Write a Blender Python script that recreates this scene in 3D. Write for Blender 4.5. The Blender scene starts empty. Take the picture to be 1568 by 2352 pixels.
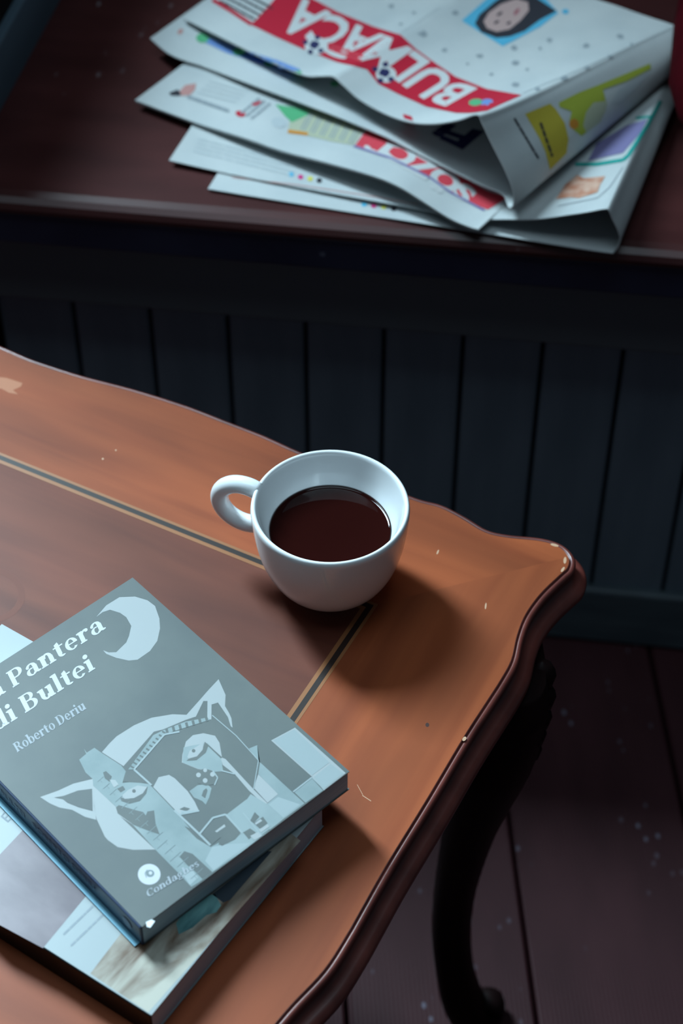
import bpy, bmesh, math, random
from mathutils import Vector, Matrix
from mathutils.bvhtree import BVHTree

random.seed(7)
SC = bpy.context.scene
COL = SC.collection

# ------------------------------------------------------------------ camera
FPX, PITCH, CAMH = 4600.0, math.radians(47.0), 1.31
cam_d = bpy.data.cameras.new('camera')
cam = bpy.data.objects.new('camera', cam_d)
COL.objects.link(cam)
cam.location = (0, 0, CAMH)
cam.rotation_euler = (math.radians(90) - PITCH, 0, 0)
cam_d.sensor_fit = 'VERTICAL'
cam_d.sensor_height = 36.0
cam_d.lens = FPX / 2352 * 36.0
cam_d.clip_start = 0.05
cam_d.dof.use_dof = True
cam_d.dof.focus_distance = 1.055
cam_d.dof.aperture_fstop = 7.5
SC.camera = cam

# ------------------------------------------------------------------ world, window light, exposure
w = bpy.data.worlds.new('room_air')
SC.world = w
w.use_nodes = True
w.node_tree.nodes['Background'].inputs[0].default_value = (0.55, 0.78, 1.0, 1)
w.node_tree.nodes['Background'].inputs[1].default_value = 0.05
SC.view_settings.view_transform = 'Standard'
SC.view_settings.look = 'None'
SC.view_settings.gamma = 1.0
SC.view_settings.use_curve_mapping = False
SC.view_settings.exposure = 0.0

WPSI = math.radians(-7.4)                       # heading of the bench front
MW = Matrix.Rotation(WPSI, 4, 'Z')              # wall frame: x along bench, y into the wall
WIN_S, WIN_N, WIN_Z, WIN_W, WIN_H = -1.14, 1.64, 2.05, 0.50, 1.30   # window in the wall behind the bench (wall frame)
la = bpy.data.lights.new('window_daylight', 'AREA')
la.shape = 'RECTANGLE'
la.size, la.size_y = WIN_W, WIN_H
la.energy = 215
la.color = (0.64, 0.875, 1.0)
lo = bpy.data.objects.new('window_daylight', la)
COL.objects.link(lo)
lo.location = MW @ Vector((WIN_S, WIN_N + 0.02, WIN_Z))
lo.rotation_euler = (math.radians(-90), 0, WPSI)   # faces into the room

lb = bpy.data.lights.new('ceiling_panel_light', 'AREA')
lb.shape = 'RECTANGLE'
lb.size, lb.size_y = 1.3, 0.9
lb.energy = 10.5
lb.color = (0.66, 0.87, 1.0)
lc = bpy.data.objects.new('ceiling_panel_light', lb)
COL.objects.link(lc)
lc.location = (-0.15, 0.62, 2.6)

# ------------------------------------------------------------------ pixel helpers
CF = Vector((0, math.cos(PITCH), -math.sin(PITCH)))
CU = Vector((0, math.sin(PITCH), math.cos(PITCH)))
CR = Vector((1, 0, 0))
CO = Vector((0, 0, CAMH))
def ray(px, py): return CF + CR * ((px - 784) / FPX) - CU * ((py - 1176) / FPX)
def at(px, py, z):
    d = ray(px, py)
    return CO + d * ((z - CAMH) / d.z)
def on_plane(P, Q, px, py):
    """point of the upright plane through P and Q that lies on this sight line"""
    d = ray(px, py); e = Q - P; n = Vector((-e.y, e.x, 0))
    return CO + d * ((P - CO).dot(n) / d.dot(n))

# ------------------------------------------------------------------ materials
MATS = {}
def nd(nt, t, **kw):
    n = nt.nodes.new(t)
    for k, v in kw.items(): setattr(n, k, v)
    return n
def pmat(name, col, rough=0.6, spec=0.5, coat=0.0, coat_rough=0.1, sheen=0.0):
    m = bpy.data.materials.new(name); m.use_nodes = True
    b = m.node_tree.nodes['Principled BSDF']
    b.inputs['Base Color'].default_value = (*col, 1)
    b.inputs['Roughness'].default_value = rough
    b.inputs['Specular IOR Level'].default_value = spec
    b.inputs['Coat Weight'].default_value = coat
    b.inputs['Coat Roughness'].default_value = coat_rough
    b.inputs['Sheen Weight'].default_value = sheen
    MATS[name] = m
    return m
def noise_col(m, c1, c2, scale=(1, 1, 1), nscale=10, detail=6, lo=0.35, hi=0.65, bump=0.0, bdist=0.001, distort=0.0, rot=0):
    nt = m.node_tree; b = nt.nodes['Principled BSDF']
    tc = nd(nt, 'ShaderNodeTexCoord'); mp = nd(nt, 'ShaderNodeMapping')
    mp.inputs['Scale'].default_value = scale
    mp.inputs['Rotation'].default_value = (0, 0, rot)
    nz = nd(nt, 'ShaderNodeTexNoise'); nz.inputs['Scale'].default_value = nscale
    nz.inputs['Detail'].default_value = detail; nz.inputs['Distortion'].default_value = distort
    cr = nd(nt, 'ShaderNodeValToRGB')
    cr.color_ramp.elements[0].position = lo; cr.color_ramp.elements[1].position = hi
    cr.color_ramp.elements[0].color = (*c1, 1); cr.color_ramp.elements[1].color = (*c2, 1)
    nt.links.new(tc.outputs['Object'], mp.inputs[0]); nt.links.new(mp.outputs[0], nz.inputs['Vector'])
    nt.links.new(nz.outputs['Fac'], cr.inputs[0]); nt.links.new(cr.outputs[0], b.inputs['Base Color'])
    if bump:
        bp = nd(nt, 'ShaderNodeBump'); bp.inputs['Strength'].default_value = bump
        bp.inputs['Distance'].default_value = bdist
        nt.links.new(nz.outputs['Fac'], bp.inputs['Height']); nt.links.new(bp.outputs[0], b.inputs['Normal'])
    return nt, tc, mp, nz, cr, b
def specks(nt, tc, src, dst, col, scale=60, thr=0.12, sc=(1, 1, 1), amount=1.0, mask=0.5):
    """small pale flecks of dust and chipped paint"""
    mp = nd(nt, 'ShaderNodeMapping'); mp.inputs['Scale'].default_value = sc
    v = nd(nt, 'ShaderNodeTexVoronoi'); v.inputs['Scale'].default_value = scale
    n2 = nd(nt, 'ShaderNodeTexNoise'); n2.inputs['Scale'].default_value = scale * 0.16
    lt = nd(nt, 'ShaderNodeMapRange'); lt.inputs[1].default_value = thr; lt.inputs[2].default_value = thr * 0.6
    mk = nd(nt, 'ShaderNodeMapRange'); mk.inputs[1].default_value = mask; mk.inputs[2].default_value = mask + 0.1
    ml = nd(nt, 'ShaderNodeMath', operation='MULTIPLY'); m2 = nd(nt, 'ShaderNodeMath', operation='MULTIPLY')
    m2.inputs[1].default_value = amount
    mx = nd(nt, 'ShaderNodeMix', data_type='RGBA')
    nt.links.new(tc.outputs['Object'], mp.inputs[0])
    nt.links.new(mp.outputs[0], v.inputs['Vector']); nt.links.new(tc.outputs['Object'], n2.inputs['Vector'])
    nt.links.new(v.outputs['Distance'], lt.inputs[0]); nt.links.new(n2.outputs['Fac'], mk.inputs[0])
    nt.links.new(lt.outputs[0], ml.inputs[0]); nt.links.new(mk.outputs[0], ml.inputs[1])
    nt.links.new(ml.outputs[0], m2.inputs[0]); nt.links.new(m2.outputs[0], mx.inputs[0])
    nt.links.new(src, mx.inputs[6]); mx.inputs[7].default_value = (*col, 1)
    nt.links.new(mx.outputs[2], dst)

def wood(name, c1, c2, along='x', rough=0.5, coat=0.04, stretch=14, nscale=9):
    m = pmat(name, c1, rough, 0.22, coat, 0.3)
    sc = (1, stretch, 1) if along == 'x' else (stretch, 1, 1)
    nt, tc, mp, nz, cr, b = noise_col(m, c1, c2, sc, nscale * 0.35, 7, 0.3, 0.7, 0.05, 0.0006, 0.6)
    # broad cloudy figure of the veneer over the fine grain
    n2 = nd(nt, 'ShaderNodeTexNoise'); n2.inputs['Scale'].default_value = 7
    mp2 = nd(nt, 'ShaderNodeMapping'); mp2.inputs['Scale'].default_value = (1, 3, 1) if along == 'x' else (3, 1, 1)
    mr = nd(nt, 'ShaderNodeMapRange'); mr.inputs[1].default_value = 0.3; mr.inputs[2].default_value = 0.7
    mr.inputs[3].default_value = 0.72; mr.inputs[4].default_value = 1.18
    hs = nd(nt, 'ShaderNodeHueSaturation')
    nt.links.new(tc.outputs['Object'], mp2.inputs[0]); nt.links.new(mp2.outputs[0], n2.inputs['Vector'])
    nt.links.new(n2.outputs['Fac'], mr.inputs[0]); nt.links.new(mr.outputs[0], hs.inputs['Value'])
    nt.links.new(cr.outputs[0], hs.inputs['Color']); nt.links.new(hs.outputs[0], b.inputs['Base Color'])
    return m

wood('veneer_border_x', (0.232, 0.047, 0.0135), (0.362, 0.084, 0.025), 'x')
wood('veneer_border_y', (0.248, 0.051, 0.0145), (0.378, 0.090, 0.027), 'y')
wood('veneer_field', (0.118, 0.030, 0.0175), (0.190, 0.051, 0.027), 'x')
pmat('inlay_dark', (0.020, 0.010, 0.007), 0.4, 0.4)
pmat('inlay_light', (0.32, 0.125, 0.045), 0.4, 0.4)
m = pmat('moulding_wood', (0.10, 0.022, 0.016), 0.38, 0.5, 0.4, 0.2)
noise_col(m, (0.10, 0.022, 0.017), (0.19, 0.045, 0.034), (1, 1, 1), 40, 5, 0.35, 0.7)
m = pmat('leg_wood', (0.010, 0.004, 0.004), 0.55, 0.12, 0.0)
pmat('worn_wood', (0.40, 0.135, 0.055), 0.6)
pmat('bare_chip', (0.60, 0.36, 0.22), 0.6)
pmat('ring_haze', (0.168, 0.050, 0.031), 0.55, 0.25)
pmat('dark_knot', (0.05, 0.012, 0.006), 0.6)
m = pmat('porcelain', (0.88, 0.92, 0.94), 0.14, 0.5, 0.3, 0.05)
m = pmat('tea', (0.018, 0.0030, 0.0024), 0.02, 0.25)
# bench
m = pmat('bench_red_paint', (0.14, 0.035, 0.030), 0.36, 0.45)
nt, tc, mp, nz, cr, b = noise_col(m, (0.052, 0.014, 0.0135), (0.078, 0.0215, 0.0205), (1, 3, 1), 9, 6)
specks(nt, tc, cr.outputs[0], b.inputs['Base Color'], (0.26, 0.23, 0.25), 75, 0.15, (1, 0.45, 1), 0.7, 0.53)
m = pmat('bench_navy_paint', (0.022, 0.026, 0.055), 0.45, 0.4)
nt, tc, mp, nz, cr, b = noise_col(m, (0.018, 0.020, 0.044), (0.030, 0.034, 0.066), (1, 1, 1), 14, 6)
specks(nt, tc, cr.outputs[0], b.inputs['Base Color'], (0.16, 0.18, 0.24), 60, 0.16, (1, 1, 1), 0.6, 0.55)
m = pmat('apron_paint', (0.120, 0.132, 0.145), 0.6, 0.3)
m = pmat('plank_paint', (0.105, 0.140, 0.175), 0.55, 0.35)
noise_col(m, (0.150, 0.195, 0.235), (0.195, 0.245, 0.290), (3, 3, 0.5), 12, 6)
m = pmat('base_paint', (0.085, 0.110, 0.125), 0.5, 0.35)
noise_col(m, (0.070, 0.090, 0.105), (0.105, 0.135, 0.150), (1, 1, 8), 12, 6)
pmat('gap_black', (0.008, 0.007, 0.008), 0.9, 0.1)
pmat('trim_blue', (0.085, 0.130, 0.170), 0.6, 0.3)
pmat('panel_black', (0.010, 0.008, 0.009), 0.8, 0.1)
# floor planks: narrow ribs along the board, dust flecks
m = pmat('floor_red_paint', (0.10, 0.035, 0.045), 0.55, 0.18)
nt, tc, mp, nz, cr, b = noise_col(m, (0.040, 0.0125, 0.0155), (0.062, 0.0205, 0.0245), (1, 0.3, 1), 16, 6)
specks(nt, tc, cr.outputs[0], b.inputs['Base Color'], (0.20, 0.19, 0.25), 100, 0.19, (1, 0.6, 1), 0.7, 0.55)
wv = nd(nt, 'ShaderNodeTexWave', wave_type='BANDS', bands_direction='X')
wv.inputs['Scale'].default_value = 95; wv.inputs['Distortion'].default_value = 0.6
bp = nd(nt, 'ShaderNodeBump'); bp.inputs['Strength'].default_value = 0.35; bp.inputs['Distance'].default_value = 0.0005
nt.links.new(tc.outputs['Object'], wv.inputs['Vector']); nt.links.new(wv.outputs['Fac'], bp.inputs['Height'])
nt.links.new(bp.outputs[0], b.inputs['Normal'])
# wall, window, cushion
pmat('wall_paint', (0.10, 0.10, 0.11), 0.8, 0.2)
pmat('window_paint', (0.35, 0.38, 0.40), 0.5)
m = pmat('red_velvet', (0.13, 0.004, 0.010), 0.9, 0.05)
noise_col(m, (0.036, 0.001, 0.003), (0.055, 0.0015, 0.0045), (1, 1, 1), 60, 4, 0.3, 0.7, 0.3, 0.001)
# paper and print
m = pmat('newsprint', (0.72, 0.75, 0.74), 0.85, 0.15)
nt, tc, mp, nz, cr, b = noise_col(m, (0.50, 0.54, 0.55), (0.58, 0.61, 0.61), (1, 1, 1), 18, 5, 0.35, 0.65)
pmat('newsprint_inner', (0.62, 0.54, 0.45), 0.85, 0.15)
pmat('ink_red', (0.52, 0.015, 0.040), 0.7, 0.2)
pmat('ink_red_light', (0.66, 0.06, 0.085), 0.7, 0.2)
pmat('ink_white', (0.60, 0.62, 0.62), 0.8, 0.2)
pmat('ink_navy', (0.025, 0.028, 0.10), 0.7, 0.2)
pmat('ink_black', (0.035, 0.035, 0.045), 0.7, 0.2)
pmat('ink_grey', (0.30, 0.34, 0.37), 0.8, 0.2)
pmat('ink_pale_grey', (0.48, 0.53, 0.55), 0.8, 0.2)
pmat('ink_blue', (0.16, 0.28, 0.58), 0.8, 0.2)
pmat('ink_sky', (0.10, 0.45, 0.66), 0.8, 0.2)
pmat('ink_green', (0.10, 0.42, 0.20), 0.8, 0.2)
pmat('ink_teal', (0.02, 0.34, 0.30), 0.8, 0.2)
pmat('ink_lime', (0.42, 0.48, 0.06), 0.8, 0.2)
pmat('ink_mustard', (0.52, 0.42, 0.05), 0.8, 0.2)
pmat('ink_orange', (0.62, 0.26, 0.04), 0.8, 0.2)
pmat('ink_magenta', (0.62, 0.05, 0.22), 0.8, 0.2)
pmat('ink_yellow', (0.66, 0.62, 0.12), 0.8, 0.2)
pmat('ink_khaki', (0.46, 0.49, 0.36), 0.8, 0.2)
pmat('ink_violet', (0.22, 0.20, 0.38), 0.8, 0.2)
m = pmat('ink_flesh', (0.60, 0.32, 0.24), 0.8, 0.2)
noise_col(m, (0.50, 0.20, 0.12), (0.68, 0.44, 0.34), (1, 1, 1), 120, 4)
pmat('ink_skin', (0.52, 0.36, 0.34), 0.8, 0.2)
pmat('ink_lip', (0.36, 0.12, 0.14), 0.8, 0.2)
pmat('ink_pink', (0.55, 0.28, 0.26), 0.8, 0.2)
# books
m = pmat('cover_grey', (0.125, 0.150, 0.150), 0.45, 0.25)
nt, tc, mp, nz, cr, b = noise_col(m, (0.100, 0.118, 0.118), (0.130, 0.148, 0.142), (1, 1, 1), 22, 7, 0.35, 0.7)
pmat('cover_white', (0.36, 0.385, 0.39), 0.45, 0.25)
m = pmat('cover_stone', (0.38, 0.48, 0.49), 0.45, 0.25)
nt, tc, mp, nz, cr, b = noise_col(m, (0.205, 0.265, 0.27), (0.275, 0.335, 0.34), (1, 1, 1), 40, 4)
pmat('cover_stone_pale', (0.31, 0.365, 0.375), 0.45, 0.25)
pmat('cover_line', (0.19, 0.24, 0.25), 0.45, 0.25)
pmat('title_white', (0.54, 0.56, 0.60), 0.45, 0.25)
pmat('author_grey', (0.34, 0.37, 0.40), 0.45, 0.25)
pmat('spine_navy', (0.015, 0.035, 0.085), 0.35, 0.5)
pmat('spine_sky', (0.20, 0.50, 0.66), 0.35, 0.5)
pmat('spine_text', (0.10, 0.16, 0.26), 0.4, 0.5)
m = pmat('page_edges', (0.42, 0.50, 0.54), 0.8, 0.2)
noise_col(m, (0.50, 0.62, 0.70), (0.64, 0.75, 0.80), (1, 1, 60), 30, 3, 0.3, 0.7, 0.2, 0.0003)
m = pmat('page_edges_dull', (0.26, 0.29, 0.33), 0.8, 0.2)
noise_col(m, (0.46, 0.52, 0.62), (0.60, 0.66, 0.75), (1, 1, 60), 30, 3, 0.3, 0.7, 0.2, 0.0003)
pmat('cover_gloss_pale', (0.32, 0.365, 0.375), 0.34, 0.35, 0.0, 0.1)
m = pmat('photo_mauve', (0.40, 0.30, 0.34), 0.34, 0.35, 0.0, 0.1)
noise_col(m, (0.075, 0.050, 0.065), (0.33, 0.27, 0.29), (2, 1, 1), 9, 6, 0.30, 0.66)
m = pmat('photo_fur', (0.40, 0.30, 0.20), 0.34, 0.35, 0.0, 0.1)
noise_col(m, (0.12, 0.065, 0.035), (0.46, 0.44, 0.37), (1, 5, 1), 13, 8, 0.40, 0.60, distort=0.8, rot=math.radians(35))
m = pmat('photo_teal', (0.12, 0.34, 0.34), 0.34, 0.35, 0.0, 0.1)
noise_col(m, (0.05, 0.16, 0.17), (0.22, 0.48, 0.47), (1, 4, 1), 30, 5)
pmat('photo_night', (0.03, 0.045, 0.06), 0.34, 0.35, 0.0, 0.1)
pmat('spine_black', (0.003, 0.004, 0.005), 0.35, 0.15)
pmat('tear_white', (0.8, 0.84, 0.88), 0.7)

# ------------------------------------------------------------------ object helpers
MROOT = {}
def tag(o, label=None, cat=None, group=None, kind=None):
    if label: o['label'] = label
    if cat: o['category'] = cat
    if group: o['group'] = group
    if kind: o['kind'] = kind
    return o
def root(name, loc, rz=0):
    o = bpy.data.objects.new(name, None); COL.objects.link(o)
    o.location = loc; o.rotation_euler = (0, 0, rz); o.empty_display_size = 0.05
    MROOT[o.name] = Matrix.Translation(loc) @ Matrix.Rotation(rz, 4, 'Z')
    return o
def obj(name, V, F, mat, parent=None, world=False, smooth=False, bevel=0.0, seg=2):
    """one mesh object; V in the frame of the thing's root, or in world coordinates when world=True"""
    if parent is not None and world:
        inv = MROOT[parent.name].inverted(); V = [inv @ Vector(v) for v in V]
    me = bpy.data.meshes.new(name)
    me.from_pydata([tuple(v) for v in V], [], [tuple(f) for f in F])
    me.update()
    o = bpy.data.objects.new(name, me); COL.objects.link(o)
    me.materials.append(MATS[mat] if isinstance(mat, str) else mat)
    if smooth:
        for p in me.polygons: p.use_smooth = True
    if bevel:
        md = o.modifiers.new('bevel', 'BEVEL'); md.width = bevel; md.segments = seg
        md.limit_method = 'ANGLE'; md.angle_limit = math.radians(40)
    if parent is not None:
        o.parent = parent; MROOT[o.name] = MROOT[parent.name]
    return o
def box(x0, x1, y0, y1, z0, z1):
    V = [(x, y, z) for z in (z0, z1) for y in (y0, y1) for x in (x0, x1)]
    F = [(0, 2, 3, 1), (4, 5, 7, 6), (0, 1, 5, 4), (2, 6, 7, 3), (0, 4, 6, 2), (1, 3, 7, 5)]
    return V, F
def joinvf(*parts):
    V, F = [], []
    for v, f in parts:
        n = len(V); V += list(v); F += [tuple(i + n for i in q) for q in f]
    return V, F
def loft(rings, closed=True, cap=True):
    V = [p for r in rings for p in r]; n = len(rings[0]); F = []
    for i in range(len(rings) - 1):
        for j in range(n if closed else n - 1):
            k = (j + 1) % n
            F.append((i * n + j, i * n + k, (i + 1) * n + k, (i + 1) * n + j))
    if cap and closed:
        F.append(tuple(reversed(range(n)))); F.append(tuple(range((len(rings) - 1) * n, len(rings) * n)))
    return V, F
def lathe(prof, n=96):
    V, F = [], []
    for r, z in prof:
        for k in range(n):
            a = 2 * math.pi * k / n; V.append((r * math.cos(a), r * math.sin(a), z))
    for i in range(len(prof) - 1):
        for k in range(n):
            q = (k + 1) % n; F.append((i * n + k, i * n + q, (i + 1) * n + q, (i + 1) * n + k))
    F.append(tuple(reversed(range(n)))); F.append(tuple(range((len(prof) - 1) * n, len(prof) * n)))
    return V, F
def catmull(P, per=6, closed=False):
    P = [Vector(p) for p in P]; out = []; n = len(P)
    for i in range(n if closed else n - 1):
        if closed: a, b, c, d = P[i - 1], P[i], P[(i + 1) % n], P[(i + 2) % n]
        else: a, b, c, d = P[max(i - 1, 0)], P[i], P[i + 1], P[min(i + 2, n - 1)]
        for k in range(per):
            t = k / per
            out.append(0.5 * ((2 * b) + (c - a) * t + (2 * a - 5 * b + 4 * c - d) * t * t + (3 * b - a - 3 * c + d) * t ** 3))
    if not closed: out.append(P[-1])
    return out
def tube(path, radii, n=16):
    rings = []
    for i, p in enumerate(path):
        t = (path[min(i + 1, len(path) - 1)] - path[max(i - 1, 0)]).normalized()
        a = t.orthogonal() if i == 0 else (prev - t * prev.dot(t)); a.normalize(); prev = a
        b = t.cross(a); r = radii[i] if isinstance(radii, (list, tuple)) else radii
        rings.append([p + (a * math.cos(2 * math.pi * k / n) + b * math.sin(2 * math.pi * k / n)) * r for k in range(n)])
    return loft(rings)

# print: flat shapes drawn in a picture plane and laid onto a real surface
def laid(name, polys, mat, parent, surf, layer=1, maxlen=None, each=False, kind=None):
    """polys: list of 2D polygons (pixel coordinates); surf(px,py)->(point, normal)"""
    if each and len(polys) > 1:
        return [laid(name, [P], mat, parent, surf, layer, maxlen) for P in polys]
    bm = bmesh.new(); owner, owner_n = [], []
    for P in polys:
        vs = [bm.verts.new((p[0], p[1], 0)) for p in P]; owner += [len(owner_n)] * len(P); owner_n.append(1)
        try: bm.faces.new(vs)
        except ValueError: pass
    bm.normal_update()
    bmesh.ops.triangulate(bm, faces=bm.faces[:], ngon_method='EAR_CLIP')
    if maxlen:
        for _ in range(5):
            L = [e for e in bm.edges if e.calc_length() > maxlen]
            if not L: break
            bmesh.ops.subdivide_edges(bm, edges=L, cuts=1, use_grid_fill=False)
            bm.normal_update()
            bmesh.ops.triangulate(bm, faces=[f for f in bm.faces if len(f.verts) > 3])
    V = []
    off = (0.00022 + 0.00005 * layer) if maxlen else 0.00003 * layer
    bm.verts.index_update()
    for v in bm.verts:
        p, n = surf(v.co.x, v.co.y); V.append(p + n * (off + (owner[v.index] * 1.2e-7 if v.index < len(owner) else 0)))
    F = []
    for f in bm.faces:
        q = [v.index for v in f.verts]
        a, b, c = (V[i] for i in q[:3])
        if (b - a).cross(c - a).dot(CO - a) < 0: q.reverse()
        F.append(q)
    bm.free()
    o = obj(name, V, F, mat, parent, world=True)
    if kind: o['kind'] = kind
    return o
def plane_surf(z):
    return lambda px, py: (at(px, py, z), Vector((0, 0, 1)))
def bvh_surf(bvh):
    def s(px, py):
        d = ray(px, py).normalized()
        h, n, i, dist = bvh.ray_cast(CO, d)
        if h is None: h, n, i, dist = bvh.find_nearest(CO + d * 1.45)
        if n.dot(d) > 0: n = -n
        return h, n
    return s
def disc(cx, cy, rx, ry=None, n=16, rot=0):
    ry = ry or rx
    return [(cx + rx * math.cos(a) * math.cos(rot) - ry * math.sin(a) * math.sin(rot),
             cy + rx * math.cos(a) * math.sin(rot) + ry * math.sin(a) * math.cos(rot)) for a in (2 * math.pi * k / n for k in range(n))]
def bar(a, b, wd):
    a, b = Vector(a), Vector(b); d = (b - a).normalized(); n = Vector((-d.y, d.x)) * wd / 2
    return [tuple(a - n), tuple(b - n), tuple(b + n), tuple(a + n)]
def polyline(P, wd):
    return [bar(P[i], P[i + 1], wd) for i in range(len(P) - 1)]

# ---- lettering: a bold serif drawn from strokes (em units)
XH, CAP, ST, TH, SF = 0.50, 0.72, 0.172, 0.066, 0.056
def q(x0, y0, x1, y1): return [(x0, y0), (x1, y0), (x1, y1), (x0, y1)]
def ringseg(cx, cy, rx, ry, tx, ty, a0, a1, n=14):
    out = []
    for k in range(n):
        s, t = (math.radians(a0 + (a1 - a0) * (k + j) / n) for j in (0, 1))
        o = lambda a: (cx + rx * math.cos(a), cy + ry * math.sin(a))
        i = lambda a: (cx + (rx - tx) * math.cos(a), cy + (ry - ty) * math.sin(a))
        out.append([o(s), o(t), i(t), i(s)])
    return out
def stem(x, y0, y1, foot=True, head='flag', w=ST):
    g = [q(x, y0, x + w, y1)]
    if foot: g.append(q(x - 0.05, y0, x + w + 0.05, y0 + SF))
    if head == 'flag': g.append([(x - 0.07, y1 - 0.055), (x, y1 - 0.10), (x + 0.02, y1), (x - 0.07, y1 - 0.015)])
    if head == 'slab': g.append(q(x - 0.05, y1 - SF, x + w + 0.05, y1))
    return g
def glyph(c):
    if c == 'L': return stem(0.08, 0, CAP, True, 'slab') + [q(0.08, 0, 0.52, SF), q(0.46, 0, 0.52, 0.2)], 0.60
    if c == 'P': return stem(0.08, 0, CAP, True, 'slab') + [q(0.2, CAP - SF, 0.38, CAP), q(0.2, 0.31, 0.38, 0.31 + SF)] + ringseg(0.36, 0.515, 0.25, 0.205, 0.15, 0.055, -90, 90), 0.66
    if c == 'B': return stem(0.08, 0, CAP, True, 'slab') + [q(0.2, CAP - SF, 0.36, CAP), q(0.2, 0.36, 0.40, 0.36 + SF), q(0.2, 0, 0.38, SF)] + ringseg(0.35, 0.545, 0.23, 0.175, 0.145, 0.05, -90, 90) + ringseg(0.37, 0.205, 0.27, 0.205, 0.16, 0.055, -90, 90), 0.72
    if c == 'R': return stem(0.08, 0, CAP, True, 'slab') + [q(0.2, CAP - SF, 0.38, CAP), q(0.2, 0.34, 0.38, 0.34 + SF), [(0.33, 0.36), (0.47, 0.36), (0.72, 0.0), (0.54, 0.0)]] + ringseg(0.36, 0.53, 0.25, 0.19, 0.15, 0.055, -90, 90), 0.74
    if c == 'D': return stem(0.08, 0, CAP, True, 'slab') + [q(0.2, CAP - SF, 0.36, CAP), q(0.2, 0, 0.36, SF)] + ringseg(0.34, 0.36, 0.36, 0.36, 0.165, 0.05, -90, 90), 0.78
    if c == 'C': return ringseg(0.39, 0.36, 0.35, 0.37, 0.17, 0.055, 45, 315, 20) + [q(0.60, 0.46, 0.66, 0.72)], 0.72
    if c == 'a': return [q(0.34, 0.06, 0.34 + ST, 0.36), [(0.34, 0.06), (0.49, 0.0), (0.60, 0.02), (0.60, 0.06), (0.49, 0.10)]] + ringseg(0.29, 0.36, 0.20, 0.15, 0.15, 0.055, 0, 150) + ringseg(0.25, 0.15, 0.21, 0.165, 0.14, 0.05, 60, 330) + [disc(0.15, 0.385, 0.065, n=10)], 0.60
    if c == 'e': return ringseg(0.28, 0.245, 0.25, 0.26, 0.145, 0.055, 0, 320, 22) + [q(0.08, 0.24, 0.52, 0.29)], 0.56
    if c == 'o': return ringseg(0.29, 0.245, 0.26, 0.26, 0.145, 0.05, 0, 360, 24), 0.58
    if c == 'n': return stem(0.08, 0, XH) + stem(0.41, 0, 0.32, True, None) + ringseg(0.36, 0.31, 0.205, 0.20, 0.15, 0.075, 0, 180), 0.66
    if c == 'h': return stem(0.08, 0, 0.76) + stem(0.41, 0, 0.32, True, None) + ringseg(0.36, 0.31, 0.205, 0.20, 0.15, 0.075, 0, 180), 0.66
    if c == 'u': return stem(0.08, 0.18, XH, False) + stem(0.41, 0, XH, False) + ringseg(0.285, 0.19, 0.205, 0.20, 0.15, 0.075, 180, 360) + [q(0.41, 0, 0.62, SF)], 0.66
    if c == 'r': return stem(0.08, 0, XH) + ringseg(0.36, 0.29, 0.19, 0.215, 0.08, 0.08, 70, 180, 8) + [disc(0.41, 0.425, 0.075, n=10)], 0.50
    if c == 't': return [q(0.11, 0.12, 0.11 + ST, 0.60), [(0.11, 0.60), (0.265, 0.66), (0.265, 0.55), (0.11, 0.5)], q(0.02, XH - SF, 0.42, XH)] + ringseg(0.27, 0.13, 0.16, 0.14, 0.15, 0.06, 180, 320, 8), 0.44
    if c == 'i': return stem(0.08, 0, XH) + [disc(0.155, 0.66, 0.095, n=14)], 0.34
    if c == 'l': return stem(0.08, 0, 0.76), 0.33
    if c == 'd': return ringseg(0.27, 0.245, 0.24, 0.26, 0.145, 0.05, 40, 330, 20) + stem(0.38, 0.0, 0.76, False) + [q(0.38, 0, 0.60, SF)], 0.64
    if c == 'b': return stem(0.06, 0, 0.76, False) + ringseg(0.34, 0.245, 0.25, 0.26, 0.145, 0.05, -150, 150, 22), 0.62
    if c == 'g': return ringseg(0.26, 0.31, 0.21, 0.19, 0.13, 0.05, 0, 360, 20) + ringseg(0.28, -0.08, 0.25, 0.14, 0.1, 0.05, 0, 360, 20) + [q(0.4, 0.42, 0.56, 0.49), [(0.12, 0.15), (0.2, 0.15), (0.24, 0.04), (0.14, 0.04)]], 0.58
    if c == 's': return ringseg(0.22, 0.36, 0.18, 0.145, 0.12, 0.05, 20, 200, 10) + ringseg(0.24, 0.14, 0.19, 0.15, 0.12, 0.05, 200, 380, 10) + [[(0.05, 0.38), (0.17, 0.26), (0.40, 0.10), (0.42, 0.16), (0.30, 0.27), (0.12, 0.40)]], 0.46
    return [], 0.26
def serif(text):
    P, x, starts = [], 0.0, []
    for c in text:
        g, adv = glyph(c); starts.append(x)
        for poly in g: P.append([(a + x, b) for a, b in poly])
        x += adv
    return P, x, starts
def serif_px(text, anchor, a_px, b_px, up_px, cap=CAP, slant=0.0):
    """set the words so that character `anchor` starts at pixel a_px and the line ends at b_px"""
    P, L, st = serif(text); x0 = st[anchor]
    ex = (Vector(b_px) - Vector(a_px)) / (L - 0.04 - x0 - 0.03); ey = Vector(up_px) / cap
    return [[tuple(Vector(a_px) + ex * (u - x0 - 0.03 + slant * v) + ey * v) for u, v in poly] for poly in P]
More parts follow.
